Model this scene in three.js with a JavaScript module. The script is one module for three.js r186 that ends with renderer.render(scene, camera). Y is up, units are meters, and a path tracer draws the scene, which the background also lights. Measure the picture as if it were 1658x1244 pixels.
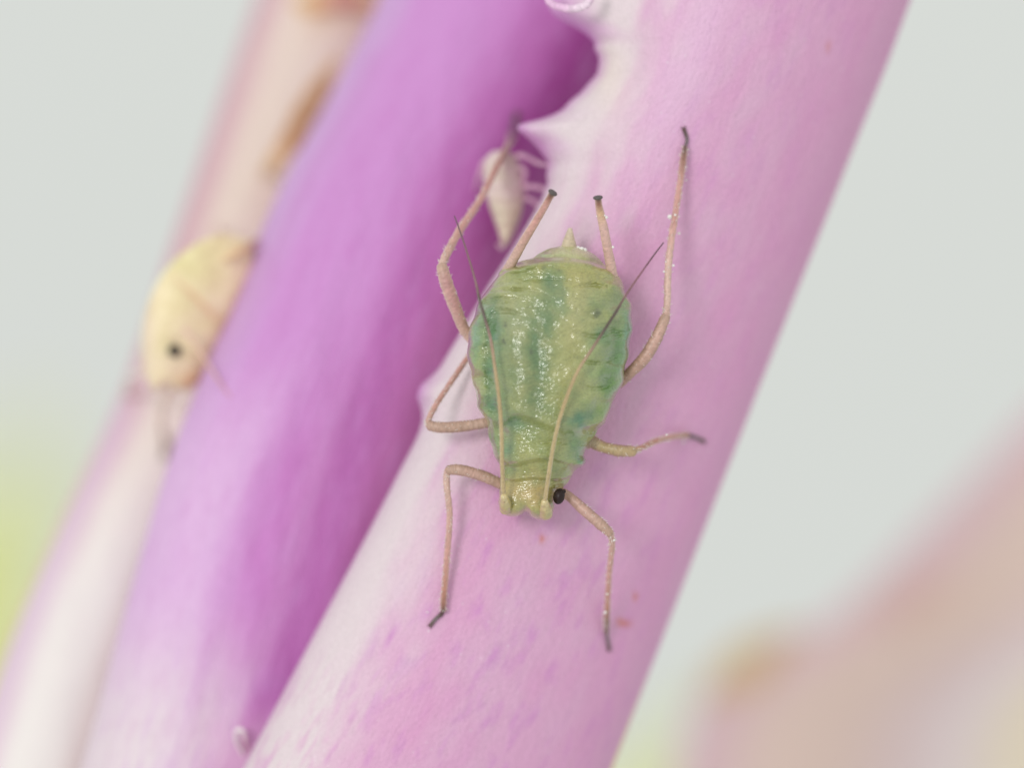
import * as THREE from 'three';
import { ImprovedNoise } from 'three/addons/math/ImprovedNoise.js';
import { mergeGeometries, mergeVertices } from 'three/addons/utils/BufferGeometryUtils.js';

// ---------------------------------------------------------------- camera, sky, sun, exposure
// A macro photograph, built about 150 times life size: 1 m here is 1000 pixels of the photograph.
const D = 8;                                                     // lens to the plane z = 0
const scene = new THREE.Scene();
const camera = new THREE.PerspectiveCamera(2 * Math.atan(0.622 / D) * 180 / Math.PI, 1024 / 769, 0.1, 200);
camera.position.set(0, 0, D);
camera.lookAt(0, 0, 0);
camera.focus = D - 0.1;
camera.userData.fStop = 0.42;
scene.add(camera);
const renderer = new THREE.WebGLRenderer({ antialias: true });
renderer.toneMapping = THREE.LinearToneMapping;
renderer.toneMappingExposure = 1;
renderer.shadowMap.enabled = true;
{ // pale overcast sky
  const w = 64, h = 32, d = new Float32Array(w * h * 4);
  for (let j = 0; j < h; j++) {
    const el = ((j + 0.5) / h - 0.5) * Math.PI, k = 1 + 0.22 * Math.max(0, Math.sin(el));
    for (let i = 0; i < w; i++) d.set([0.674 * k, 0.7 * k, 0.668 * k, 1], (j * w + i) * 4);
  }
  const sky = new THREE.DataTexture(d, w, h, THREE.RGBAFormat, THREE.FloatType);
  sky.mapping = THREE.EquirectangularReflectionMapping; sky.magFilter = THREE.LinearFilter; sky.needsUpdate = true;
  scene.background = sky; scene.environment = sky;
}
const sun = new THREE.DirectionalLight(new THREE.Color(1, 0.975, 0.95), 1.15);
sun.position.set(-3.4, 1.8, 8.2);
sun.castShadow = true; sun.shadow.radius = 32; sun.shadow.mapSize.set(2048, 2048);
Object.assign(sun.shadow.camera, { left: -2, right: 2, top: 2, bottom: -2, near: 1, far: 30 });
scene.add(sun, sun.target);

// ---------------------------------------------------------------- helpers
let seed = 7;
const rnd = () => { seed = (seed * 1664525 + 1013904223) >>> 0; return seed / 4294967296; };
const imp = new ImprovedNoise(), N = (x, y, z = 0.37) => imp.noise(x, y, z);
const fbm = (x, y, z = 0.37, o = 4) => { let s = 0, a = 0.5; for (let i = 0; i < o; i++) { s += a * N(x, y, z + i * 3.1); x *= 2.03; y *= 2.03; a *= 0.5; } return s; };
const clamp = (x, a = 0, b = 1) => Math.min(b, Math.max(a, x));
const ss = (a, b, x) => { const t = clamp((x - a) / (b - a)); return t * t * (3 - 2 * t); };
const lerp = (a, b, t) => a + (b - a) * t;
const G = (d, s) => Math.exp(-(d * d) / (s * s));
const V = (x, y, z) => new THREE.Vector3(x, y, z);
const P = (px, py, z) => V((px - 829) / 1000 * (D - z) / D, (622 - py) / 1000 * (D - z) / D, z);   // where the photograph's pixel lies at depth z
const s2l = (c) => { c /= 255; return c <= 0.04045 ? c / 12.92 : ((c + 0.055) / 1.055) ** 2.4; };
const K = 0.96;
const C = (r, g, b) => [s2l(r) / K, s2l(g) / K, s2l(b) / K];       // base colour of a surface that photographs as r, g, b in full light
const mix = (a, b, t) => [a[0] + (b[0] - a[0]) * t, a[1] + (b[1] - a[1]) * t, a[2] + (b[2] - a[2]) * t];
const sat = (a, k) => { const m = (a[0] + a[1] + a[2]) / 3; return a.map((c) => Math.max(0.003, m + (c - m) * k)); };
function curve(pts) {                                            // smooth curve through [t, value] pairs, straight beyond its ends
  pts = pts.slice().sort((a, b) => a[0] - b[0]);
  const n = pts.length, m = pts.map((p, i) => { const a = pts[Math.max(0, i - 1)], b = pts[Math.min(n - 1, i + 1)]; return (b[1] - a[1]) / (b[0] - a[0]); });
  return (t) => {
    if (t <= pts[0][0]) return pts[0][1] + m[0] * (t - pts[0][0]);
    if (t >= pts[n - 1][0]) return pts[n - 1][1] + m[n - 1] * (t - pts[n - 1][0]);
    let i = 0; while (t > pts[i + 1][0]) i++;
    const h = pts[i + 1][0] - pts[i][0], u = (t - pts[i][0]) / h, u2 = u * u, u3 = u2 * u;
    return (2 * u3 - 3 * u2 + 1) * pts[i][1] + (u3 - 2 * u2 + u) * h * m[i] + (3 * u2 - 2 * u3) * pts[i + 1][1] + (u3 - u2) * h * m[i + 1];
  };
}
const names = {};
const numbered = (n) => { const k = names[n] = (names[n] ?? -1) + 1; return k ? n + '_' + String(k).padStart(3, '0') : n; };
function thing(name, label, category, at, group) {
  const o = new THREE.Group(); o.name = numbered(name); o.position.copy(at); o.userData = { label, category };
  if (group) o.userData.group = group;
  scene.add(o);
  return o;
}
function part(name, g, m, parent, label) {
  let p = parent, off = V(0, 0, 0);
  while (p && p !== scene) { off.add(p.position); p = p.parent; }
  g.translate(-off.x, -off.y, -off.z);                           // shapes are modelled in the scene's axes
  const o = new THREE.Mesh(g, m); o.name = name; o.castShadow = o.receiveShadow = true;
  if (label) o.userData.label = label;
  parent.add(o);
  return o;
}
function gridGeo(nu, nv, f, closedU, uvf) {                      // f(i, j) -> Vector3, columns nu+1, rows nv+1
  const pos = new Float32Array((nu + 1) * (nv + 1) * 3), uv = new Float32Array((nu + 1) * (nv + 1) * 2), idx = [];
  for (let j = 0; j <= nv; j++) for (let i = 0; i <= nu; i++) {
    const k = j * (nu + 1) + i, p = f(i / nu, j / nv);
    pos[k * 3] = p.x; pos[k * 3 + 1] = p.y; pos[k * 3 + 2] = p.z;
    const q = uvf ? uvf(i / nu, j / nv) : [i / nu, j / nv]; uv[k * 2] = q[0]; uv[k * 2 + 1] = q[1];
    if (i < nu && j < nv) idx.push(k, k + nu + 1, k + 1, k + 1, k + nu + 1, k + nu + 2);
  }
  const g = new THREE.BufferGeometry();
  g.setAttribute('position', new THREE.BufferAttribute(pos, 3)); g.setAttribute('uv', new THREE.BufferAttribute(uv, 2)); g.setIndex(idx);
  g.computeVertexNormals();
  if (closedU) {                                                 // one normal along the seam
    const n = g.attributes.normal;
    for (let j = 0; j <= nv; j++) {
      const a = j * (nu + 1), b = a + nu, v = V(n.getX(a) + n.getX(b), n.getY(a) + n.getY(b), n.getZ(a) + n.getZ(b)).normalize();
      n.setXYZ(a, v.x, v.y, v.z); n.setXYZ(b, v.x, v.y, v.z);
    }
  }
  return g;
}
function paint(g, f) {                                           // vertex colours from f(index, position)
  const p = g.attributes.position, c = new Float32Array(p.count * 3), v = V(0, 0, 0);
  for (let i = 0; i < p.count; i++) { v.fromBufferAttribute(p, i); const q = f(i, v); c[i * 3] = q[0]; c[i * 3 + 1] = q[1]; c[i * 3 + 2] = q[2]; }
  g.setAttribute('color', new THREE.BufferAttribute(c, 3));
  return g;
}
// a round tube through points [px, py, z, diameter in px, colour], rounded at its ends
function sweep(pts, { rad = 14, per = 14, rough = 0.05, rings = 0, flat = 1, tipA = true, tipB = true, tint = null, tintTo = 1e9, slim = 1 } = {}) {
  const n = pts.length - 1, nv = n * per, c3 = new THREE.CatmullRomCurve3(pts.map((p) => P(p[0], p[1], p[2])), false, 'centripetal');
  const pos = [], tan = [], r = [], col = [];
  for (let j = 0; j <= nv; j++) {
    const t = j / nv, k = Math.min(n - 1, Math.floor(t * n)), f = t * n - k;
    pos.push(c3.getPoint(t)); tan.push(c3.getTangent(t));
    r.push(lerp(pts[k][3], pts[k + 1][3], f) / 2000 * slim); col.push(mix(pts[k][4], pts[k + 1][4], f));
  }
  const cap = 5, rows = [];
  if (tipA) for (let k = 0; k < cap; k++) { const a = k / cap * Math.PI / 2; rows.push([0, -Math.cos(a), Math.sin(a)]); } else rows.push([0, 0, 0.001]);
  for (let j = 0; j <= nv; j++) rows.push([j, 0, 1]);
  if (tipB) for (let k = 1; k <= cap; k++) { const a = k / cap * Math.PI / 2; rows.push([nv, Math.sin(a), Math.max(0.001, Math.cos(a))]); } else rows.push([nv, 0, 0.001]);
  let nor = V(0, 0, 1); const frames = tan.map((t) => { nor = nor.clone().addScaledVector(t, -nor.dot(t)).normalize(); return [nor, V(0, 0, 0).crossVectors(t, nor)]; });
  const sd = pts[0][0] * 0.013 + pts[0][1] * 0.007, tints = [];
  const g = gridGeo(rad, rows.length - 1, (u, v) => {
    const [j, off, k] = rows[Math.round(v * (rows.length - 1))], a = -u * Math.PI * 2;
    let rr = r[j] * Math.max(k, 0.001) * (1 + rough * 2 * N(j * 0.45 + sd, Math.cos(a) * 1.3, Math.sin(a) * 1.3 + sd) + (rings ? rings * Math.sin(j * 1.9) : 0));
    const [nn, bb] = frames[j];
    return pos[j].clone().addScaledVector(tan[j], off * r[j] * 0.8).addScaledVector(nn, Math.cos(a) * rr * flat).addScaledVector(bb, Math.sin(a) * rr);
  }, true);
  return paint(g, (i) => {
    const row = Math.floor(i / (rad + 1)), u = (i % (rad + 1)) / rad, j = rows[row][0];
    let q = col[j];
    if (tint && j < tintTo) q = mix(q, tint, clamp(Math.abs(Math.sin(u * Math.PI * 2)) ** 3) * Math.min(1, (tintTo - j) / 20));   // paler, clearer skin along both sides
    const s = 1 + 0.3 * N(j * 0.9 + sd, u * 9, sd) + 0.15 * N(j * 0.3, u * 3, sd);
    return [q[0] * s, q[1] * s, q[2] * s];
  });
}
const strip = (g) => { const q = g.clone(); for (const k of Object.keys(q.attributes)) if (!['position', 'normal', 'color', 'uv'].includes(k)) q.deleteAttribute(k); return q; };
const merge = (list) => mergeGeometries(list.map(strip));
const skin = (o) => new THREE.MeshPhysicalMaterial({ vertexColors: true, roughness: 0.45, ...o });

// ---------------------------------------------------------------- textures
function tex(w, h, f, color) {
  const d = new Uint8Array(w * h * 4);
  for (let j = 0; j < h; j++) for (let i = 0; i < w; i++) {
    const q = f(i / (w - 1), j / (h - 1)), o = (j * w + i) * 4;
    for (let k = 0; k < 3; k++) { let c = clamp(color ? q[k] : q); if (color) c = c <= 0.0031308 ? c * 12.92 : 1.055 * c ** (1 / 2.4) - 0.055; d[o + k] = Math.round(c * 255); }
    d[o + 3] = 255;
  }
  const t = new THREE.DataTexture(d, w, h, THREE.RGBAFormat);
  if (color) t.colorSpace = THREE.SRGBColorSpace;
  t.magFilter = t.minFilter = THREE.LinearFilter; t.needsUpdate = true;
  return t;
}
// ---------------------------------------------------------------- the flower stems
// Each stem is a closed, unevenly oval tube: its left and right outline, its depth, and its swell towards the lens and away from it.
const stemX = (l, s, r, c) => (s + r) / 2 + (r - s) / 2 * c + (l - s) * Math.exp(-(l < s ? 5 : 2.4) * (c + 1));   // lobes fade out away from the left side
function stemShape({ L, S = L, R, y0, y1, z, tilt = 0, hf, hb = hf, wob = 0.004, lump = null }) {
  const zAt = (px, py) => { const l = S(py), r = R(py), c = clamp((px - (l + r) / 2) / ((r - l) / 2), -1, 1); return z(py) + tilt * c + hf(py) * Math.sqrt(1 - c * c); };
  const geo = (nu, nv) => gridGeo(nu * 2, nv, (u, v) => {
    const py = lerp(y0, y1, v), r = R(py), a = Math.PI * (1 - 2 * u), c = Math.cos(a), s = Math.sin(a);
    const px = stemX(L(py), S(py), r, c);
    let zz = z(py) + tilt * c + (s > 0 ? hf(py) : hb(py)) * s;
    if (s > 0) { zz += wob * s * fbm(px * 0.012, py * 0.004, 1.7, 3); if (lump) zz += lump(px, py, c, s); }
    return P(px, py, zz);
  }, true, (u, v) => [u < 0.5 ? u * 2 : 2 - u * 2, v]);
  return { zAt, geo };
}
const mainL = curve([[-300, 1020], [-60, 930], [-20, 890], [0, 884], [12, 888], [28, 900], [45, 928], [62, 955], [80, 965], [100, 968], [130, 957], [160, 928], [180, 905], [192, 880], [199, 851], [204, 841], [211, 839], [220, 848], [240, 872], [262, 884], [290, 886], [320, 878], [350, 862], [390, 838], [430, 812], [470, 786], [520, 757], [565, 730], [600, 708], [618, 690], [628, 678], [640, 676], [652, 679], [668, 684], [700, 678], [760, 648], [860, 597], [985, 531], [1100, 470], [1244, 394], [1500, 262]]);
const mainR = curve([[-300, 1580], [0, 1474], [100, 1437], [300, 1358], [600, 1240], [850, 1143], [1000, 1086], [1244, 991], [1500, 890]]);
const mainS = curve([[-300, 1080], [0, 968], [200, 890], [400, 806], [640, 684], [985, 531], [1244, 394], [1500, 262]]);   // left side without its lobes
const main = stemShape({
  L: (y) => mainL(y) + 5 * N(y * 0.06, 4.4) * (ss(340, 280, y) + G(y - 634, 40)), S: mainS, R: mainR, y0: -260, y1: 1500, z: () => -0.215, tilt: -0.07, hf: () => 0.2, hb: () => 0.16,
  lump: (px, py, c) => 0.03 * G(px - 850, 30) * G(py - 222, 40) + 0.02 * G(px - 684, 16) * G(py - 634, 14) - 0.015 * G(c + 0.7, 0.12) * ss(500, 200, py),
});
const midL = curve([[-300, 715], [0, 612], [100, 562], [200, 510], [270, 470], [400, 412], [500, 375], [590, 334], [750, 273], [1000, 200], [1244, 132], [1500, 60]]);
const midZ = curve([[-300, -0.88], [0, -0.74], [200, -0.62], [450, -0.45], [650, -0.38], [1244, -0.38], [1500, -0.38]]);
const mid = stemShape({
  L: midL, R: (y) => midL(y) + 440, y0: -260, y1: 1500, z: midZ, hf: curve([[-300, 0.26], [0, 0.26], [300, 0.23], [650, 0.17], [1500, 0.17]]), wob: 0.012,
  lump: (px, py) => { const s = (px - midL(py)) / 440; return 0.012 * G(s - 0.3, 0.1) - 0.004 * G(s - 0.66, 0.08) + 0.01 * G(s - 0.12, 0.06); },
});
const farL = curve([[-300, 520], [0, 415], [120, 372], [370, 287], [640, 195], [830, 105], [1050, 12], [1244, -50], [1500, -130]]);
const far = stemShape({ L: farL, R: (y) => farL(y) + 235, y0: -260, y1: 1500, z: curve([[-300, -1.4], [0, -1.22], [500, -0.88], [1244, -0.82], [1500, -0.82]]), hf: () => 0.13, wob: 0.01 });
const lowL = curve([[1500, 1070], [1244, 1098], [1180, 1115], [1120, 1155], [1070, 1225], [1020, 1315], [960, 1392], [860, 1492], [760, 1590], [690, 1655], [500, 1850]]);
const low = stemShape({ L: lowL, R: (y) => lowL(y) + 760, y0: 480, y1: 1600, z: () => -2.9, hf: () => 0.2, wob: 0.03 });

function stem(name, label, shape, nu, nv, color, bump, o = {}) {
  const g = shape.geo(nu, nv); g.computeBoundingBox();
  const b = g.boundingBox, t = thing(name, label, 'flower stem', V((b.min.x + b.max.x) / 2, b.min.y, (b.min.z + b.max.z) / 2));
  const m = new THREE.MeshPhysicalMaterial({ map: color, roughness: 0.55, specularIntensity: 0.35, bumpMap: bump, bumpScale: 0.0022, ...o });
  part('stem_skin', g, m, t);
  return t;
}
const across = (u) => (1 - Math.cos(Math.PI * u)) / 2;           // share of the width at a share of the way round
// pink stem under the green aphid: white along its left side, pink and mottled with purple elsewhere
const white = C(222, 206, 213), pink = C(216, 173, 203), purple = C(203, 136, 198), rose = C(217, 156, 197);
const grains = []; for (let i = 0; i < 240; i++) grains.push([rnd(), rnd(), 0.5 + rnd()]);
const grainGrid = new Map(); for (const g of grains) grainGrid.set(Math.round(g[0] * 383) + ',' + Math.round(g[1] * 800), g[2]);
const mainColor = (u, v) => {
  const py = lerp(-260, 1500, v), l = mainL(py), r = mainR(py), ls = mainS(py), px = stemX(l, ls, r, -Math.cos(Math.PI * u)), s = (px - ls) / (r - ls), e = px - l;
  const a = u * 5.2, t = py / 1000;
  const big = fbm(a * 1.1, t * 1.6, 2.2, 3), streak = fbm(a * 3, t * 9, 5.1, 2), blot = fbm(a * 8 + 40, t * 20, 8.4, 3), fine = N(a * 60, t * 190, 3.3), cell = N(a * 110, t * 400, 1.3);
  let c = mix(pink, rose, clamp(0.4 + 0.8 * big + 0.9 * streak));
  c = mix(c, purple, clamp((blot - 0.02) * 2.2) * (0.3 + 0.45 * ss(600, 1100, py)));
  c = mix(c, purple, clamp(streak * 1.1) * 0.3);
  c = mix(c, rose, 0.6 * ss(0.6, 0.97, s));
  c = mix(c, C(226, 192, 220), 0.55 * G(s - 0.36, 0.1) * ss(520, 120, py));
  let w = 1 - ss(0.1 + 0.18 * big, 0.34 + 0.3 * streak + 0.15 * big, s);
  w *= 1 - 0.6 * ss(1020, 1200, py) * clamp(0.3 + blot * 2.5);
  w *= 1 - 0.75 * G(s - 0.17, 0.03) * ss(90, 0, py);
  c = mix(c, white, clamp(w));
  c = mix(c, C(229, 216, 205), 0.5 * G(px - 985, 30) * G(py - 120, 60));
  const lobe = G(py - 225, 30) * ss(80, 6, e) * 0.75 + 0.4 * ss(340, 260, py) * ss(24, 2, e) + 0.7 * G(py - 634, 26) * ss(36, 2, e) + 0.95 * ss(80, 35, py) * ss(95, 5, e) + 0.3 * ss(9, 0, e);
  c = mix(c, C(208, 150, 204), clamp(lobe));
  for (const [x, y, sx, sy, k] of [[1010, 1010, 11, 6, 0.8], [1029, 967, 4, 7, 0.8], [878, 873, 5, 7, 0.75], [1003, 1004, 5, 4, 0.5], [1342, 76, 5, 10, 0.4]]) c = mix(c, C(205, 125, 110), k * G(px - x + 4 * N(px * 0.1, py * 0.1), sx) * G(py - y, sy));
  const q = 1 + 0.07 * fine + 0.07 * cell + 0.02 * N(a * 30, t * 22, 9.1);
  c = c.map((x) => x * q);
  const g = grainGrid.get(Math.round(u * 383) + ',' + Math.round(v * 800));
  return g ? mix(c, [0.9, 0.88, 0.9], 0.5 * g) : c;
};
const mainBump = (u, v) => { const a = u * 5.2, t = lerp(-0.26, 1.5, v); return 0.5 + 0.3 * N(a * 45, t * 150, 2.5) + 0.2 * N(a * 110, t * 380, 7.5) + 0.15 * N(a * 20, t * 20, 4.2); };
const mainStem = stem('flower_stem', 'broad pink flower stem with white left edge, under the green aphid', main, 150, 500, tex(900, 1800, mainColor, true), tex(900, 1800, mainBump), { roughness: 0.48 });
{ // the thin curled rim of the notch at the top of the frame
  const c = C(222, 180, 214);
  part('curled_rim', sweep([[884, -14, -0.03, 10, c], [891, 4, -0.01, 13, c], [912, 13, 0.0, 13, c], [936, 13, 0.01, 13, C(228, 205, 222)], [952, 5, 0.012, 13, C(228, 205, 222)], [960, -14, 0.01, 11, c]], { rough: 0.06 }), skin({ roughness: 0.5 }), mainStem);
}
// purple stem
const midColor = (u, v) => {
  const py = lerp(-260, 1500, v), s = across(u), a = u * 5, t = py / 1000;
  const streak = fbm(a * 2.2, t * 3, 4.4, 2), blot = fbm(a * 7, t * 14, 1.9, 3), fine = N(a * 45, t * 120, 3.3);
  const low1 = ss(520, 800, py), low2 = ss(930, 1230, py);
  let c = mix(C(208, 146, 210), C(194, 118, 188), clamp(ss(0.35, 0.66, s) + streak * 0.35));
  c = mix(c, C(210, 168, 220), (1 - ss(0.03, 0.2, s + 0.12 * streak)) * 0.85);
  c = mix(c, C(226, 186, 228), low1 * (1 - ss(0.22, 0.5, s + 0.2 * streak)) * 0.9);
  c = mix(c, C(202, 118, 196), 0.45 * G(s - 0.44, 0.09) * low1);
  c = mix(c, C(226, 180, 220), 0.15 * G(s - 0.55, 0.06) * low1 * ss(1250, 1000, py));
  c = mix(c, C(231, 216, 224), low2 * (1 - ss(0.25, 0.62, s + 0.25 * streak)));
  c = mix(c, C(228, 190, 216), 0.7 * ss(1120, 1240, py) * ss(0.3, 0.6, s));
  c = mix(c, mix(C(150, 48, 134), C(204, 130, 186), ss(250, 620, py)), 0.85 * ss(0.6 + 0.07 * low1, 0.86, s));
  c = mix(c, C(208, 150, 212), clamp(blot * 1.6) * 0.5);
  c = mix(c, C(196, 110, 190), clamp(-blot * 1.6) * 0.3);
  const q = 0.94 + 0.06 * fine;
  return c.map((x) => x * q);
};
const plainBump = (u, v) => { const a = u * 5, t = v * 1.76; return 0.5 + 0.35 * N(a * 40, t * 100, 2.5) + 0.3 * N(a * 14, t * 5, 4.2); };
const bump2 = tex(512, 1024, plainBump);
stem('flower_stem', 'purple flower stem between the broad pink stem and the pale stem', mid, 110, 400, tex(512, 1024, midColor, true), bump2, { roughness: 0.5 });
// pale stem
stem('flower_stem', 'pale whitish flower stem at the far left, under the yellow aphid', far, 60, 200, tex(256, 512, (u, v) => {
  const py = lerp(-260, 1500, v), s = across(u), n = fbm(u * 8, v * 8, 3.1, 3);
  let c = mix(C(226, 208, 198), C(235, 229, 227), ss(450, 1000, py));
  c = mix(c, C(208, 168, 180), (1 - ss(0.06, 0.32, s + 0.1 * n)) * lerp(0.95, 0.4, ss(500, 1000, py)));
  c = mix(c, C(218, 184, 222), (1 - ss(0.05, 0.3, s)) * 0.5 * ss(560, 720, py));
  c = mix(c, C(216, 176, 140), 0.6 * ss(0.6, 0.95, s) * ss(380, 250, py));
  c = mix(c, C(216, 178, 128), 0.8 * G(py - 5, 40) * ss(0.3, 0.5, s) * (0.7 + n));
  return mix(c, C(222, 198, 196), 0.6 * ss(0.55, 0.8, s));
}, true), bump2);
// blurred stem in the lower right corner
stem('flower_stem', 'very blurred pinkish tan flower stem in the lower right corner', low, 60, 140, tex(256, 256, (u, v) => {
  const s = across(u), n = fbm(u * 9, v * 9, 6.1, 3), py = lerp(480, 1600, v);
  let c = mix(C(220, 188, 196), C(226, 202, 192), ss(0.04, 0.2, s + 0.05 * n));
  c = mix(c, C(224, 202, 202), ss(0.32, 0.48, s));
  c = mix(c, C(230, 214, 216), ss(0.45, 0.58, s));
  c = mix(c, C(230, 216, 196), ss(0.56, 0.72, s));
  c = mix(c, C(214, 170, 150), 0.5 * G(s - 0.14, 0.07) * G(py - 975, 40));
  return c.map((x) => Math.min(0.95, x * 1.12));
}, true), bump2);

// ---------------------------------------------------------------- the green aphid
// The body: rows from the tail to the head, each an oval between the two sides of the outline.
function bodyGeo({ L, R, y0, y1, z, hf, hb, nu, nv, tail = () => 0, head = () => 0, end = 16, disp = () => 0, color }) {
  const pix = new Float32Array((nu + 1) * (nv + 1) * 3); let n = 0;
  const g = gridGeo(nu, nv, (u, v) => {
    const front = u < 0.66, a = front ? Math.PI * (1 - u / 0.66) : -Math.PI * (u - 0.66) / 0.34, c = Math.cos(a), s = Math.sin(a);
    const w = (c + 1) / 2, base = lerp(y0, y1, v), len = y1 - y0;
    const py = base + tail(w) * (1 - ss(0, 0.16, v)) + head(w) * ss(0.86, 1, v);
    const d = Math.min(v, 1 - v) * len, e = d < end ? Math.sqrt(Math.max(0, 1 - (1 - d / end) ** 2)) : 1;
    const l = L(base), r = R(base), px = (l + r) / 2 + (r - l) / 2 * c;
    let zz = z(base, c) + (front ? hf(base) * Math.pow(s, 0.86) : hb(base) * s) * e;
    if (front) zz += disp(px, py, c, s) * e * Math.min(1, s * 3);
    pix.set([px, py, front ? 1 : 0], n); n += 3;
    return P(px, py, zz);
  }, true);
  return paint(g, (i) => color(pix[i * 3], pix[i * 3 + 1], pix[i * 3 + 2]));
}
const bL = curve([[399, 906], [402, 893], [406, 883], [412, 872], [418, 863], [421, 850], [424, 840], [428, 832], [433, 816], [440, 809], [448, 806], [460, 796], [475, 784], [494, 774], [523, 763], [548, 758], [569, 757], [600, 761], [633, 769], [661, 775], [674, 783], [681, 787], [694, 790], [717, 793], [734, 799], [746, 806], [752, 809], [767, 810], [790, 810], [802, 807], [812, 807], [830, 809], [842, 812]]);
const bR = curve([[399, 930], [402, 940], [406, 949], [412, 961], [420, 972], [428, 980], [434, 988], [441, 996], [450, 1003], [462, 1010], [477, 1014], [496, 1022], [523, 1024], [558, 1020], [579, 1016], [611, 1009], [625, 1006], [658, 989], [676, 984], [686, 980], [695, 968], [704, 963], [725, 951], [738, 945], [746, 947], [754, 944], [761, 933], [773, 925], [788, 912], [800, 901], [822, 898], [834, 896], [842, 894]]);
const bZ = (py) => 0.066 - 0.012 * ss(680, 840, py) - 0.01 * ss(440, 400, py);
const bH = curve([[399, 0.03], [420, 0.05], [450, 0.07], [500, 0.09], [570, 0.1], [640, 0.096], [690, 0.086], [740, 0.074], [775, 0.06], [800, 0.052], [842, 0.046]]);
const headEdge = curve([[0, -12], [0.1, -6], [0.28, -5], [0.4, -9], [0.47, -13], [0.52, -11], [0.58, -5], [0.75, 0], [0.9, -1], [1, -9]]);
const crease = (px, py, list) => { let s = 0; for (const [x, y, rx, bend, w, a] of list) { const q = (px - x) / rx; if (Math.abs(q) < 1.6) s += a * G(py - (y + bend * q * q), w) * G(q, 1); } return s; };
const creases = [[906, 426, 66, 10, 5, 0.005], [832, 468, 34, 3, 3, -0.005], [826, 477, 34, 4, 5, 0.005], [960, 462, 34, 4, 3, -0.004], [880, 452, 70, 8, 3, -0.003], [962, 545, 26, -7, 4, -0.006], [964, 588, 26, -7, 4, -0.006], [964, 630, 24, -7, 4, -0.006], [964, 568, 22, -7, 9, 0.006], [965, 610, 22, -7, 9, 0.006],
  [818, 505, 26, 5, 4, -0.006], [812, 494, 22, 5, 5, 0.006], [792, 470, 16, 6, 8, 0.007], [970, 520, 24, -3, 5, 0.003], [900, 715, 36, 4, 4, -0.003], [835, 438, 22, -4, 4, 0.006], [990, 462, 18, -4, 6, 0.008], [858, 429, 16, -3, 5, 0.008], [780, 560, 14, 5, 5, -0.004], [778, 610, 14, 5, 5, -0.004], [1004, 540, 14, -5, 5, -0.004], [1000, 590, 14, -5, 5, -0.004]];
const lateralL = curve([[470, 812], [530, 796], [600, 792], [660, 799], [700, 812], [745, 822]]), lateralR = curve([[470, 1000], [530, 1002], [600, 988], [660, 966], [700, 948], [745, 926]]);
function reticule(px, py) {                                      // the fine wrinkled net of the skin
  const wx = px + 5 * N(px * 0.045, py * 0.045, 1.1), wy = py + 5 * N(px * 0.045, py * 0.045, 6.6);
  const flow = 0.5 + 0.5 * N(px * 0.012, py * 0.012, 3.1);
  const a = 1 - Math.abs(N(wx * 0.1, wy * 0.3, 2.7)) * 2.2, b = 1 - Math.abs(N(wx * 0.26, wy * 0.2, 5.3)) * 2.2;
  return lerp(a, b, flow * 0.8) - 0.45 + 0.35 * N(px * 0.5, py * 0.5, 0.9);
}
const foldA = curve([[757, 660], [784, 678], [800, 687], [816, 688], [834, 677], [855, 679], [880, 690], [905, 698], [935, 700], [960, 696], [984, 686], [1010, 670]]), foldB = curve([[790, 742], [808, 748], [830, 754], [862, 747], [895, 746], [925, 753], [946, 758]]), foldC = curve([[800, 772], [830, 778], [865, 775], [905, 777], [930, 770]]);
const bodyDisp = (px, py, c, s) => {
  let d = crease(px, py, creases);
  d -= 0.009 * ss(-8, 8, py - foldA(px)) * ss(738, 705, py) + 0.008 * ss(-4, 4, py - foldB(px)) * ss(800, 765, py) + 0.007 * ss(-3, 3, py - foldC(px)) * ss(815, 790, py);   // abdomen over chest, chest over neck, neck over head
  d += 0.004 * (G(py - foldA(px) + 9, 8) + G(py - foldB(px) + 7, 6));
  d -= 0.009 * ss(3, -3, py - 419 - 11 * ((px - 906) / 62) ** 2);
  const lat = ss(455, 520, py) * ss(750, 690, py);
  d -= 0.009 * lat * (G(px - lateralL(py), 9) + 0.7 * G(px - lateralR(py), 10));
  d += 0.009 * ss(480, 540, py) * ss(690, 650, py) * (G(px - 838, 24) + 0.1 * G(px - 950, 26));
  d -= 0.002 * lat * G(px - (868 + 0.02 * (py - 600)), 12);
  d += 0.012 * fbm(px * 0.026, py * 0.03, 4.2, 3) * (0.4 + 0.9 * Math.abs(c));
  d += 0.006 * ss(0.55, 0.85, Math.abs(c)) * Math.sin(py * 0.15) * ss(440, 480, py) * ss(760, 700, py);
  d += 0.006 * (G(px - 816, 14) * G(py - 812, 18) + G(px - 884, 14) * G(py - 822, 18)) - 0.006 * G(px - 850, 8) * G(py - 825, 14);
  d += 0.001 * reticule(px, py) * (1 - 0.35 * ss(770, 800, py));
  d += 0.003 * (G(px - 966, 7) * G(py - 507, 7));
  return d;
};
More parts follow.
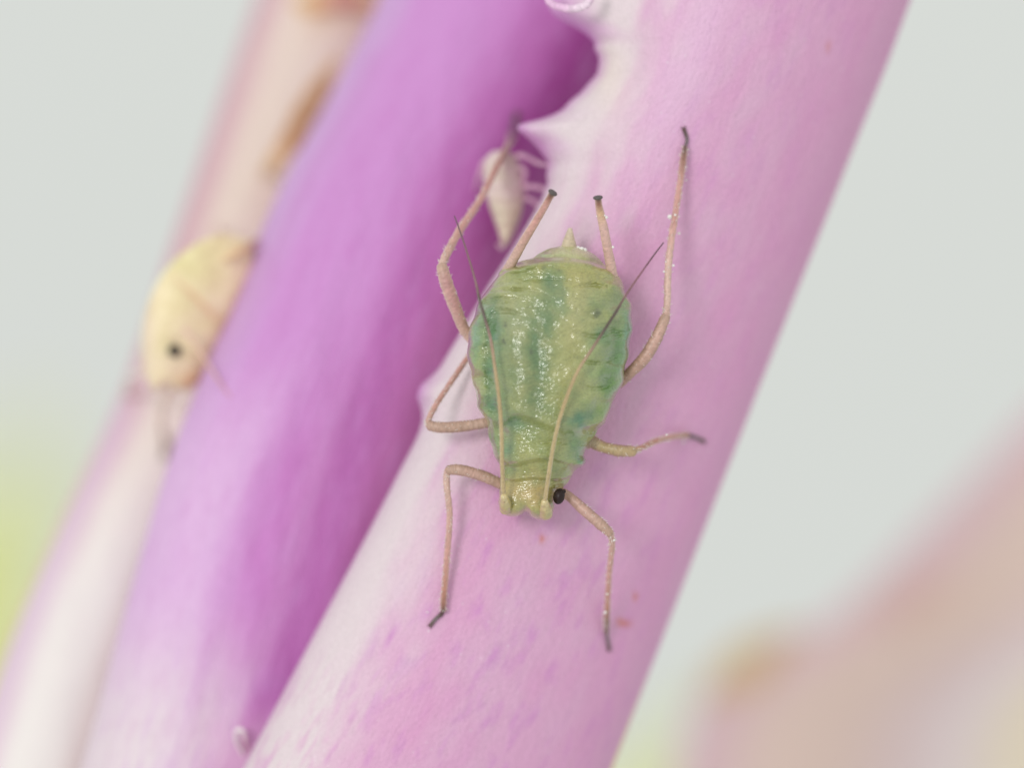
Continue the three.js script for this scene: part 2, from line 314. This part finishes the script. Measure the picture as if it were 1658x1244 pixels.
const spots = [ // x, y, half widths, colour, weight
  [885, 440, 60, 22, [168, 158, 84], 0.8], [950, 450, 40, 20, [170, 158, 84], 0.7], [918, 408, 40, 10, [200, 196, 140], 0.95], [830, 470, 40, 30, [158, 160, 96], 0.6],
  [835, 580, 26, 80, [150, 164, 116], 0.75], [830, 510, 26, 28, [160, 162, 118], 0.6], [930, 600, 26, 90, [182, 174, 112], 0.6], [940, 500, 34, 40, [182, 172, 120], 0.6], [962, 590, 22, 60, [158, 168, 112], 0.75],
  [893, 455, 12, 22, [104, 138, 92], 0.85], [884, 505, 18, 40, [124, 146, 94], 0.8], [908, 480, 9, 22, [104, 140, 96], 0.7], [872, 550, 18, 44, [98, 134, 84], 0.95], [867, 610, 16, 38, [96, 132, 80], 0.95], [867, 655, 14, 34, [112, 138, 84], 0.85],
  [798, 545, 13, 34, [90, 146, 104], 0.95], [794, 610, 12, 36, [96, 146, 96], 0.95], [797, 655, 16, 20, [86, 142, 96], 0.9], [790, 505, 18, 22, [122, 158, 116], 0.8], [772, 590, 8, 44, [152, 164, 94], 0.8],
  [998, 560, 12, 50, [96, 144, 76], 0.9], [985, 620, 14, 44, [104, 148, 72], 0.9], [1016, 540, 9, 54, [118, 172, 132], 0.9], [1006, 600, 10, 30, [132, 174, 112], 0.85], [770, 540, 8, 40, [136, 178, 140], 0.8], [978, 668, 20, 16, [148, 172, 86], 0.8], [975, 545, 13, 14, [118, 152, 108], 0.8], [964, 500, 16, 14, [136, 156, 96], 0.7], [1004, 490, 14, 20, [130, 156, 104], 0.7],
  [938, 680, 26, 15, [74, 132, 98], 0.95], [828, 684, 20, 11, [110, 154, 116], 0.8], [930, 725, 20, 22, [104, 146, 98], 0.8], [938, 745, 14, 9, [94, 150, 104], 0.85], [822, 728, 14, 22, [112, 156, 116], 0.85], [798, 715, 10, 22, [140, 166, 108], 0.7], [872, 715, 28, 24, [168, 164, 94], 0.7], [858, 762, 22, 10, [166, 156, 80], 0.6], [905, 768, 22, 12, [136, 150, 80], 0.7], [828, 764, 16, 12, [150, 160, 102], 0.6],
  [855, 802, 60, 26, [196, 166, 106], 1], [855, 826, 60, 12, [176, 164, 96], 0.7], [852, 808, 20, 14, [196, 170, 112], 0.6],
].map((q) => [q[0], q[1], q[2], q[3], C(...q[4]).map((k) => k * (q[4][1] > q[4][0] + 12 ? 0.82 : 1.1)), q[5]]);
const dots = [[966, 507, 5.5, 0.75], [818, 524, 4, 0.7], [816, 555, 3, 0.9], [861, 570, 3.6, 0.75], [880, 432, 5, 0.4], [905, 440, 4, 0.3]];
const bodyColor = (px, py, front) => {
  if (!front) return C(150, 160, 100);
  const x = px + 7 * N(px * 0.05, py * 0.05, 9.2) + 3 * N(px * 0.17, py * 0.17, 2.9), y = py + 9 * N(px * 0.05, py * 0.05, 4.9) + 3 * N(px * 0.17, py * 0.17, 7.9);
  let c = C(166, 168, 104);
  for (const [sx, sy, rx, ry, col, w] of spots) c = mix(c, col, w * G(x - sx, rx * 1.1) * G(y - sy, ry * 1.1));
  const n = fbm(px * 0.03, py * 0.03, 3.7, 4);
  c = n > 0 ? mix(c, C(196, 184, 120), clamp(n * 0.8)) : mix(c, C(100, 136, 84), clamp(-n * 0.9));
  for (const [dx, dy, r, w] of dots) c = mix(c, C(78, 84, 62), w * G(x - dx - 0.4 * (x - px), r) * G(y - dy - 0.4 * (y - py), r));
  const q = 1 + 0.16 * N(px * 0.32, py * 0.4, 8.8) + 0.14 * reticule(px, py);
  const tint = [0.95, 1.0, 1.14];
  return sat(mix(c, C(166, 174, 124), 0.06), 1.1).map((k, i) => k * tint[i] * clamp(q, 0.6, 1.5) * 0.8);
};
const aphid = thing('aphid', 'large green aphid with pinkish legs standing head down on the broad pink stem', 'aphid', P(890, 620, main.zAt(890, 620)));
const green = skin({ roughness: 0.3, ior: 1.65, specularIntensity: 1, clearcoat: 1, clearcoatRoughness: 0.15 });
const bodyMesh = part('body', bodyGeo({ L: (y) => bL(y) + 1.4 * N(y * 0.07, 3.3) + 1.3 * Math.sin(y * 0.15), R: (y) => bR(y) + 1.4 * N(y * 0.07, 8.3) - 1.3 * Math.sin(y * 0.15), y0: 399, y1: 842, z: bZ, hf: bH, hb: (y) => bH(y) * 0.6, nu: 560, nv: 620, head: headEdge, end: 15, disp: bodyDisp, color: bodyColor }), green, aphid);
// legs
const flesh = C(210, 170, 158), tan = C(196, 162, 146), rosy = C(208, 156, 148), rust = C(194, 138, 120), dark = C(92, 70, 66), grey = C(112, 100, 102), pale = C(224, 190, 178), olive = C(186, 164, 120);
const legMat = skin({ roughness: 0.42, clearcoat: 0.15, clearcoatRoughness: 0.35, transmission: 0.15, thickness: 0 });
legMat.transmission = 0.15;
const footMat = skin({ roughness: 0.4 }), hairMat = new THREE.MeshStandardMaterial({ color: new THREE.Color(0.82, 0.74, 0.7), roughness: 0.5 }), waxMat = new THREE.MeshStandardMaterial({ color: new THREE.Color(0.88, 0.86, 0.84), roughness: 0.45 });
function hairs(pts, count, len) {                                // short stiff hairs round a limb
  const c3 = new THREE.CatmullRomCurve3(pts.map((p) => P(p[0], p[1], p[2])), false, 'centripetal'), list = [], n = pts.length - 1, q = new THREE.Quaternion();
  for (let i = 0; i < count; i++) {
    const t = (i + rnd()) / count, k = Math.min(n - 1, Math.floor(t * n)), r = lerp(pts[k][3], pts[k + 1][3], t * n - k) / 2000, T = c3.getTangent(t);
    const a = rnd() * Math.PI * 2, nn = V(0, 0, 1).addScaledVector(T, -T.z).normalize(), bb = V(0, 0, 0).crossVectors(T, nn), d = nn.multiplyScalar(Math.cos(a)).addScaledVector(bb, Math.sin(a));
    const g = new THREE.ConeGeometry(0.0008, len * (0.6 + 0.8 * rnd()), 4); g.translate(0, len * 0.4, 0);
    const up = d.clone().addScaledVector(T, 0.7).normalize(); q.setFromUnitVectors(V(0, 1, 0), up); g.applyQuaternion(q);
    const p = c3.getPoint(t).addScaledVector(d, r * 0.92); g.translate(p.x, p.y, p.z); list.push(g);
  }
  return list;
}
function grainsAt(list) {
  return merge(list.map(([px, py, z, r]) => { const g = new THREE.IcosahedronGeometry(r / 1000, 1), p = g.attributes.position; for (let i = 0; i < p.count; i++) { const k = 1 + 0.5 * N(p.getX(i) * 900 + px, p.getY(i) * 900, p.getZ(i) * 900 + py); p.setXYZ(i, p.getX(i) * k, p.getY(i) * k, p.getZ(i) * k); } g.computeVertexNormals(); const o = P(px, py, z); g.translate(o.x, o.y, o.z); return g; }));
}
function leg(femur, tibia, foot, o = {}) {
  if (!o.tint && foot) {                                         // the shin comes down evenly from the knee to the foot
    const k = tibia[0], e = tibia[tibia.length - 1], len = (p) => Math.hypot(p[0] - k[0], p[1] - k[1]), ze = main.zAt(e[0], e[1]) + 0.011;
    for (const p of tibia) { const t = len(p) / len(e); p[2] = Math.max(lerp(k[2], ze, t), main.zAt(p[0], p[1]) + lerp(0.03, 0.011, t)); }
  }
  const list = [sweep(femur, { rough: 0.05, per: 18, rad: 18, tint: o.tint ?? C(186, 150, 134), slim: 0.9 }), sweep(tibia, { rough: 0.1, per: 24, rad: 14, rings: 0.03, tint: pale, slim: 0.84 })];
  const k = femur[femur.length - 1];
  const l = part('leg', merge(list), legMat, aphid);
  if (foot) {
    const f = foot[foot.length - 1], e = foot[foot.length - 2], dx = f[0] - e[0], dy = f[1] - e[1], m = Math.hypot(dx, dy);
    const claw = (s) => sweep([[f[0], f[1], f[2], 3, dark], [f[0] + (dx * 3 + s * dy * 3) / m, f[1] + (dy * 3 - s * dx * 3) / m, f[2] - 0.002, 1.6, dark], [f[0] + (dx * 4 + s * dy * 4) / m, f[1] + (dy * 4 - s * dx * 4) / m, f[2] - 0.005, 0.8, dark]], { rad: 6, per: 4 });
    part('foot', merge([sweep(foot, { rough: 0.03, per: 10, rad: 10 }), claw(1), claw(-1)]), footMat, l);
  }
  const h = part('leg_hair', merge([...hairs(femur, 40, 0.0052), ...hairs(tibia, 90, 0.0056)]), hairMat, l); h.userData.kind = 'stuff';
  if (o.wax) { const w = part('wax_grain', grainsAt(o.wax), waxMat, l); w.userData.kind = 'stuff'; }
  return l;
}
const S = (px, py, up = 0.004) => main.zAt(px, py) + up;
// front right, front left, middle right, middle left, hind right, hind left
leg([[898, 792, 0.05, 15, pale], [918, 802, 0.055, 17, flesh], [950, 830, 0.064, 20, flesh], [974, 851, 0.066, 20, tan], [987, 863, 0.064, 16, tan]],
  [[988, 864, 0.062, 13, flesh], [991, 880, 0.05, 12, flesh], [986, 930, 0.018, 11, rosy], [983, 980, -0.02, 11, rust], [982, 1004, -0.038, 12, C(130, 95, 85)], [982, 1024, S(982, 1024, 0.012), 9, dark]],
  [[982, 1025, S(982, 1025, 0.008), 5, grey], [984, 1038, S(984, 1038), 6, grey], [986, 1052, S(986, 1052), 6, dark]], { wax: [[980, 992, -0.02, 2.4], [994, 875, 0.058, 2], [983, 962, 0.0, 1.6]] });
leg([[818, 788, 0.05, 18, flesh], [796, 777, 0.055, 20, tan], [766, 766, 0.06, 20, flesh], [742, 761, 0.062, 20, tan], [727, 761, 0.06, 17, tan]],
  [[725, 762, 0.058, 13, flesh], [723, 776, 0.05, 13, pale], [728, 835, 0.025, 12, flesh], [724, 900, 0.008, 12, rosy], [720, 950, -0.004, 12, rust], [718, 980, -0.01, 12, C(150, 100, 84)], [718, 989, -0.012, 10, dark]],
  [[718, 990, -0.012, 7, dark], [714, 995, S(714, 995), 7, dark], [706, 1002, S(706, 1002), 6, grey], [697, 1013, S(697, 1013), 6.5, dark]], { wax: [[692, 992, S(692, 992, 0), 1.5]] });
leg([[938, 716, 0.04, 28, C(206, 180, 160)], [958, 716, 0.044, 24, C(204, 180, 162)], [976, 724, 0.048, 20, olive], [1002, 730, 0.052, 22, C(186, 162, 124)], [1024, 731, 0.05, 20, C(190, 164, 126)]],
  [[1025, 730, 0.05, 11, C(214, 180, 120)], [1036, 726, 0.046, 11, rust], [1060, 715, 0.03, 11, rust], [1085, 708, 0.012, 11, rosy], [1112, 705, S(1112, 705, 0.012), 11, C(170, 125, 105)]],
  [[1112, 705, S(1112, 705, 0.008), 7, dark], [1124, 708, S(1124, 708), 6, grey], [1139, 715, S(1139, 715), 7, dark]], { wax: [[1079, 704, 0.02, 1.6], [1106, 716, S(1106, 716, 0), 2.5]] });
leg([[808, 682, 0.03, 18, tan], [780, 686, 0.04, 19, pale], [745, 691, 0.046, 20, tan], [712, 692, 0.048, 20, tan], [697, 690, 0.046, 18, tan]],
  [[693, 690, 0.045, 10, flesh], [694, 680, 0.04, 11, flesh], [706, 656, 0.024, 11, rosy], [735, 612, -0.012, 11, rosy], [758, 578, -0.035, 11, rosy], [785, 540, -0.05, 10, rust]],
  [[785, 540, -0.05, 7, dark], [795, 528, S(795, 528), 6, grey], [804, 516, S(804, 516), 6, dark]]);
leg([[1000, 622, 0.045, 20, C(190, 150, 140)], [1020, 604, 0.05, 20, C(194, 156, 140)], [1046, 576, 0.058, 23, C(204, 164, 150)], [1064, 545, 0.062, 22, flesh], [1077, 514, 0.06, 18, tan]],
  [[1078, 514, 0.06, 15, flesh], [1080, 490, 0.058, 13, pale], [1082, 430, 0.045, 14, pale], [1091, 360, 0.02, 13, rosy], [1101, 295, -0.01, 12, rosy], [1106, 258, -0.028, 13, C(150, 105, 90)], [1109, 238, S(1109, 238, 0.012), 10, dark]],
  [[1109, 238, S(1109, 238, 0.008), 5, grey], [1112, 226, S(1112, 226), 5.5, grey], [1107, 209, S(1107, 209), 6.5, dark]],
  { wax: [[1084, 351, 0.03, 3.8], [1093, 348, 0.035, 2], [1099, 378, 0.02, 2.2], [1099, 317, 0.01, 2.2], [1075, 440, 0.05, 1.8], [1090, 430, 0.052, 2], [1111, 292, -0.005, 1.5], [1078, 424, 0.05, 1.4]] });
const footZ = (x, y) => mid.zAt(x, y) + 0.006;
leg([[768, 552, 0.03, 22, pale], [752, 534, 0.036, 20, flesh], [735, 492, 0.048, 23, C(200, 150, 148)], [722, 456, 0.054, 24, C(202, 152, 150)], [716, 432, 0.054, 20, tan]],
  [[716, 428, 0.052, 14, pale], [722, 414, 0.04, 16, flesh], [744, 374, 0.0, 16, rosy], [776, 326, -0.06, 14, rosy], [804, 270, -0.15, 13, rust], [822, 236, -0.22, 12, C(150, 100, 90)], [829, 220, footZ(829, 220), 13, dark]],
  [[829, 220, footZ(829, 220), 8, dark], [832, 205, footZ(832, 205), 8, grey], [837, 184, footZ(837, 184), 9, dark]], { tint: pale });
// cornicles
function cornicle(pts) {
  const c = part('cornicle', sweep(pts, { rough: 0.04, per: 16, rad: 16, rings: 0.015, tint: pale, tipB: false }), legMat, aphid);
  const a = pts[pts.length - 1], b = pts[pts.length - 2], p = P(a[0], a[1], a[2]), d = p.clone().sub(P(b[0], b[1], b[2])).normalize();
  const f = new THREE.TorusGeometry(0.0058, 0.0022, 8, 20); f.applyQuaternion(new THREE.Quaternion().setFromUnitVectors(V(0, 0, 1), d)); f.translate(p.x, p.y, p.z);
  const m = new THREE.SphereGeometry(0.0058, 14, 10); m.scale(1, 1, 0.5); m.applyQuaternion(new THREE.Quaternion().setFromUnitVectors(V(0, 0, 1), d)); m.translate(p.x, p.y, p.z);
  part('rim', paint(merge([f, m]), () => C(88, 82, 80)), footMat, c, 'dark flared rim');
  return c;
}
const tip = C(88, 74, 70);
cornicle([[818, 442, 0.066, 16, C(190, 170, 120)], [827, 428, 0.085, 16, pale], [845, 396, 0.105, 14.5, flesh], [868, 358, 0.125, 12.5, rosy], [884, 331, 0.137, 11, rosy], [890, 320, 0.141, 10.5, C(150, 100, 84)], [895, 312, 0.145, 11.5, tip]]);
const cor2 = cornicle([[994, 456, 0.066, 17, C(190, 170, 120)], [991, 442, 0.084, 16.5, pale], [985, 410, 0.1, 15.5, C(222, 182, 172)], [977, 368, 0.117, 14.5, C(224, 186, 178)], [972, 346, 0.126, 13, C(220, 184, 150)], [969, 330, 0.131, 11, C(150, 105, 88)], [968, 320, 0.134, 11, tip]]);
{ const w = part('wax_grain', grainsAt([[982, 352, 0.13, 2.4], [979, 349, 0.13, 1.4], [992, 400, 0.106, 2.2], [966, 350, 0.126, 1.3]]), waxMat, cor2); w.userData.kind = 'stuff'; }
// tail
part('tail', sweep([[921, 408, 0.05, 30, C(206, 196, 156)], [921, 396, 0.05, 24, C(220, 206, 178)], [922, 384, 0.052, 16, C(224, 208, 184)], [923, 372, 0.054, 8, C(226, 212, 192)]], { rough: 0.05, per: 10 }), skin({ roughness: 0.5, transmission: 0.3, thickness: 0 }), aphid);
{ const w = part('wax_grain', grainsAt([[941, 404, 0.06, 4.6], [947, 405, 0.058, 3.4], [936, 401, 0.058, 2.6]]), waxMat, aphid); w.userData.kind = 'stuff'; }
// feelers
const cream = C(214, 198, 150), mauve = C(150, 112, 112), brown = C(104, 88, 80);
const feelerMat = skin({ roughness: 0.3, transmission: 0.3, thickness: 0, clearcoat: 0.2, clearcoatRoughness: 0.3 });
const dusk = C(208, 184, 140);
function feeler(pts, baseAt) {
  pts = pts.map((p) => [p[0], p[1], 0.1 + (p[2] - 0.1) * 0.72, p[3] * 0.78, p[3] > 6.9 ? mix(p[4], dusk, 0.75) : p[4]]);
  const f = part('antenna', sweep(pts, { rough: 0.06, per: 18, rad: 16, rings: 0.03, tint: C(222, 206, 176), tintTo: 70 }), feelerMat, aphid);
  part('antenna_base', sweep(baseAt, { rough: 0.05, per: 8, rad: 18 }), green, f);
}
feeler([[816, 812, 0.128, 9, C(206, 186, 140)], [815, 795, 0.132, 9, cream], [813, 750, 0.162, 9, cream], [812, 700, 0.188, 8.5, C(206, 190, 140)], [809, 655, 0.205, 8, C(196, 176, 132)], [802, 600, 0.215, 7, C(190, 160, 140)], [794, 548, 0.215, 6, C(178, 142, 130)], [785, 515, 0.21, 6.5, brown], [776, 484, 0.205, 6.2, brown], [771, 460, 0.2, 4.8, mauve], [755, 405, 0.185, 3.8, C(140, 100, 106)], [744, 372, 0.175, 3.2, C(112, 84, 92)], [736, 350, 0.168, 2.4, C(110, 80, 90)]],
  [[819, 824, 0.088, 21, C(176, 164, 104)], [818, 815, 0.106, 19, C(180, 164, 106)], [816, 805, 0.122, 12, C(206, 186, 136)]]);
feeler([[881, 820, 0.122, 9, C(206, 186, 140)], [884, 800, 0.132, 9, cream], [892, 745, 0.165, 9, cream], [903, 690, 0.19, 8.5, C(206, 190, 140)], [917, 645, 0.205, 8, C(198, 172, 132)], [936, 600, 0.215, 7, C(190, 158, 130)], [960, 563, 0.218, 6, C(170, 136, 118)], [978, 535, 0.215, 6.2, brown], [998, 504, 0.208, 6.2, brown], [1012, 480, 0.2, 4.4, mauve], [1038, 442, 0.185, 3.6, C(150, 100, 112)], [1058, 414, 0.172, 3.2, C(112, 80, 92)], [1074, 393, 0.162, 2.4, C(104, 74, 86)]],
  [[884, 832, 0.084, 23, C(180, 168, 104)], [883, 823, 0.102, 20, C(182, 166, 106)], [882, 813, 0.118, 12, C(206, 186, 136)]]);
{ // eye, faceted, with its small side knob
  const e = new THREE.SphereGeometry(1, 40, 30), p = e.attributes.position;
  for (let i = 0; i < p.count; i++) { const k = 1 + 0.05 * Math.sin(p.getX(i) * 22) * Math.sin(p.getY(i) * 24) * Math.sin(p.getZ(i) * 22 + 1.5); p.setXYZ(i, p.getX(i) * 0.0092 * k, p.getY(i) * 0.0128 * k, p.getZ(i) * 0.011 * k); }
  e.rotateZ(-0.22); e.computeVertexNormals(); const o = P(905, 804, 0.092); e.translate(o.x, o.y, o.z);
  const t = new THREE.SphereGeometry(0.0034, 14, 10), o2 = P(913, 796, 0.094); t.translate(o2.x, o2.y, o2.z);
  part('eye', merge([e, t]), new THREE.MeshPhysicalMaterial({ color: new THREE.Color(0.022, 0.009, 0.01), roughness: 0.45, specularIntensity: 0.7 }), aphid);
}

// ---------------------------------------------------------------- the yellow aphid on the pale stem
{
  const yel = C(240, 222, 186), org = C(232, 190, 134);
  const t = thing('aphid', 'pale yellow aphid with a black eye, blurred, on the pale stem', 'aphid', P(315, 510, -0.55));
  const L = curve([[378, 362], [386, 335], [400, 308], [430, 274], [470, 248], [510, 234], [550, 229], [590, 231], [612, 236], [634, 245]]), R = curve([[378, 376], [386, 396], [400, 410], [440, 408], [500, 384], [550, 362], [590, 344], [612, 332], [634, 318]]);
  const m = skin({ roughness: 0.4 });
  part('body', bodyGeo({
    L, R, y0: 378, y1: 634, z: (py, c) => -0.405 - 0.02 * c, hf: curve([[378, 0.02], [430, 0.03], [500, 0.042], [570, 0.042], [634, 0.028]]), hb: () => 0.08, nu: 160, nv: 160, end: 18,
    head: curve([[0, -4], [0.15, 0], [0.35, -8], [0.6, -2], [0.85, -2], [1, -10]]),
    disp: (px, py) => 0.006 * fbm(px * 0.03, py * 0.03, 2.2, 3) - 0.006 * G((px - 300) - (py - 465), 7) * G(px - 325, 45),
    color: (px, py) => {
      let c = mix(yel, C(230, 212, 168), clamp(0.4 + 2 * fbm(px * 0.02, py * 0.02, 5.5, 3)));
      c = mix(c, C(214, 206, 140), 0.5 * G(px - 300, 40) * G(py - 420, 40)); c = mix(c, org, 0.8 * G(px - 315, 22) * G(py - 618, 14)); c = mix(c, C(222, 198, 190), 0.6 * ss(262, 232, px));
      return mix(c, C(226, 184, 150), 0.8 * G((px - 300) - (py - 465), 6) * G(px - 325, 40));
    },
  }), m, t);
  const e = new THREE.SphereGeometry(0.0108, 20, 14), o = P(283, 568, -0.35); e.translate(o.x, o.y, o.z);
  part('eye', e, new THREE.MeshPhysicalMaterial({ color: new THREE.Color(0.012, 0.006, 0.004), roughness: 0.35 }), t);
  const lg = C(218, 178, 158), tipc = C(120, 96, 86), fz = (x, y) => far.zAt(x, y) + 0.01;
  const limb = (name, pts) => part(name, sweep(pts, { per: 10, rad: 10 }), m, t);
  limb('antenna', [[300, 534, -0.335, 8, C(226, 190, 176)], [320, 562, -0.325, 7, C(228, 196, 168)], [345, 602, -0.29, 6, C(216, 170, 176)], [374, 644, mid.zAt(374, 644) + 0.006, 5, C(204, 150, 180)]]);
  limb('leg', [[290, 610, -0.42, 14, lg], [268, 650, -0.5, 13, C(228, 206, 190)], [262, 690, -0.6, 11, C(222, 196, 176)], [268, 722, fz(268, 722), 11, C(170, 150, 130)], [266, 742, fz(266, 742), 8, tipc]]);
  limb('leg', [[250, 600, -0.45, 14, C(228, 206, 190)], [222, 606, -0.5, 13, C(222, 200, 200)], [206, 640, fz(206, 640), 10, lg]]);
  limb('leg', [[366, 420, -0.37, 12, C(226, 196, 156)], [392, 406, -0.37, 11, C(212, 172, 134)], [416, 390, -0.42, 9, C(190, 140, 120)]]);
  limb('leg', [[350, 400, -0.45, 12, lg], [360, 382, -0.5, 11, C(210, 176, 160)], [352, 372, fz(352, 372), 9, lg]]);
}
// ---------------------------------------------------------------- the pale nymph between the stems
{
  const t = thing('aphid_nymph', 'tiny cream nymph with short pink legs in the gap beside the pink stem', 'aphid', P(818, 320, mid.zAt(818, 320)));
  const L = curve([[244, 800], [256, 787], [275, 783], [300, 784], [330, 791], [356, 800], [380, 808], [398, 813]]), R = curve([[244, 822], [256, 834], [275, 842], [300, 847], [330, 847], [350, 843], [385, 829], [398, 822]]);
  const z0 = -0.235, m = skin({ roughness: 0.6, transmission: 0.12, thickness: 0 });
  part('body', bodyGeo({
    L, R, y0: 244, y1: 398, z: () => z0, hf: () => 0.036, hb: () => 0.03, nu: 90, nv: 120, end: 14, disp: (px, py) => 0.0012 * Math.sin(py * 0.3) + 0.006 * fbm(px * 0.05, py * 0.05, 2.2, 3),
    color: (px, py) => mix(mix(C(228, 206, 204), C(228, 210, 188), ss(300, 350, py)), C(212, 200, 178), clamp(0.4 + 2 * fbm(px * 0.03, py * 0.03, 1.2, 3)) * 0.6),
  }), m, t);
  const p1 = C(222, 176, 204), w1 = C(226, 196, 206);
  const limb = (pts) => part('leg', sweep(pts, { per: 8, rad: 8 }), m, t);
  limb([[830, 256, z0, 9, w1], [846, 252, z0 + 0.02, 9, p1], [866, 262, z0 + 0.02, 8, p1], [886, 268, -0.14, 6, p1]]);
  limb([[838, 268, z0, 9, w1], [850, 278, z0 + 0.01, 9, p1], [846, 300, z0 + 0.01, 8, p1], [852, 322, z0, 6, p1]]);
  limb([[842, 304, z0, 9, w1], [858, 302, z0 + 0.02, 9, p1], [874, 304, z0 + 0.02, 8, p1], [884, 310, -0.14, 6, p1]]);
  limb([[842, 326, z0, 9, w1], [856, 322, z0 + 0.01, 8, p1], [868, 330, z0 + 0.01, 7, p1], [872, 338, -0.15, 5, p1]]);
  limb([[796, 262, z0, 9, w1], [785, 262, z0 - 0.01, 8, p1], [776, 284, z0 - 0.03, 8, p1], [770, 310, mid.zAt(770, 310), 6, p1]]);
  part('antenna', sweep([[818, 392, z0, 6, w1], [812, 402, z0, 5, w1], [806, 396, z0, 4, w1]], { per: 8, rad: 8 }), m, t);
}
// ---------------------------------------------------------------- small bits
function single(name, label, category, g, m, group) {
  g.computeBoundingBox(); const b = g.boundingBox, at = V((b.min.x + b.max.x) / 2, b.min.y, (b.min.z + b.max.z) / 2);
  g.translate(-at.x, -at.y, -at.z); const o = new THREE.Mesh(g, m); o.name = numbered(name); o.position.copy(at); o.castShadow = o.receiveShadow = true; o.userData = { label, category };
  scene.add(o); return o;
}
const bit = skin({ roughness: 0.6 });
{
  const w = C(232, 220, 224), z = (x, y) => mid.zAt(x, y);
  single('plant_hair', 'small looped white plant hair at the foot of the purple stem', 'hair', sweep([[394, 1222, z(394, 1222), 6, w], [386, 1208, z(386, 1208) + 0.01, 7, w], [382, 1192, z(382, 1192) + 0.02, 8, w], [386, 1182, z(386, 1182) + 0.03, 8, w], [393, 1184, z(393, 1184) + 0.03, 9, w], [397, 1200, z(397, 1200) + 0.015, 8, C(226, 190, 206)], [402, 1216, z(402, 1216), 6, C(222, 186, 204)]], { per: 10 }), skin({ roughness: 0.3 }));
  const fz = (x, y, k) => far.zAt(x, y) + k, b1 = C(190, 148, 112), b2 = C(216, 182, 146);
  single('dried_flake', 'curled brown dried flake in the gap above the yellow aphid', 'flake', sweep([[546, 95, -0.86, 14, b2], [518, 142, -0.8, 36, b1], [494, 184, -0.76, 44, b1], [470, 228, -0.72, 42, b1], [446, 262, -0.72, 34, b2], [428, 284, fz(432, 284, 0.01), 16, b2]], { per: 10, rad: 16, rough: 0.15, flat: 0.4 }), bit);
  single('dried_flake', 'orange brown dried flake on the pale stem at the top edge', 'flake', sweep([[478, 6, fz(478, 6, 0), 22, b2], [505, 4, fz(505, 4, 0.02), 40, C(216, 172, 120)], [548, -4, fz(548, -4, 0.03), 40, C(206, 148, 140)], [582, 0, -1.08, 36, C(200, 140, 120)], [606, 2, -1.06, 24, b1]], { per: 10, rad: 16, rough: 0.15, flat: 0.4 }), bit);
  single('dried_flake', 'blurred ochre dried flake on the lower right stem', 'flake', sweep([[1128, 1236, -2.95, 60, C(222, 194, 160)], [1166, 1140, -2.88, 100, C(224, 194, 166)], [1205, 1085, -2.8, 110, C(226, 196, 146)], [1255, 1050, -2.85, 70, C(226, 200, 156)], [1300, 1030, -2.95, 30, b2]], { per: 10, rad: 16, rough: 0.1, flat: 0.4 }), bit);
}
// ---------------------------------------------------------------- pale leaves far behind, melted into the sky
{
  const leafMat = skin({ roughness: 0.9, transmission: 0.3, thickness: 0, specularIntensity: 0.2 });
  const y1 = C(228, 229, 162), y2 = C(224, 228, 178);
  const leafAt = (label, pts) => { const o = single('leaf', label, 'leaf', sweep(pts, { per: 8, rad: 20, rough: 0.06, flat: 0.12 }), leafMat); };
  leafAt('very blurred yellow green leaf far behind at the left edge', [[-200, 1400, -12, 200, y1], [-120, 1240, -12, 620, y1], [-60, 1020, -12, 700, y1], [10, 860, -12, 500, y2], [60, 660, -12, 60, y2]]);
  leafAt('very blurred pale green leaf far behind at the lower edge', [[700, 1600, -12, 100, y1], [860, 1500, -12, 500, y1], [1040, 1380, -12, 600, y1], [1180, 1220, -12, 400, y2], [1260, 1090, -12, 50, y2]]);
}
renderer.render(scene, camera);
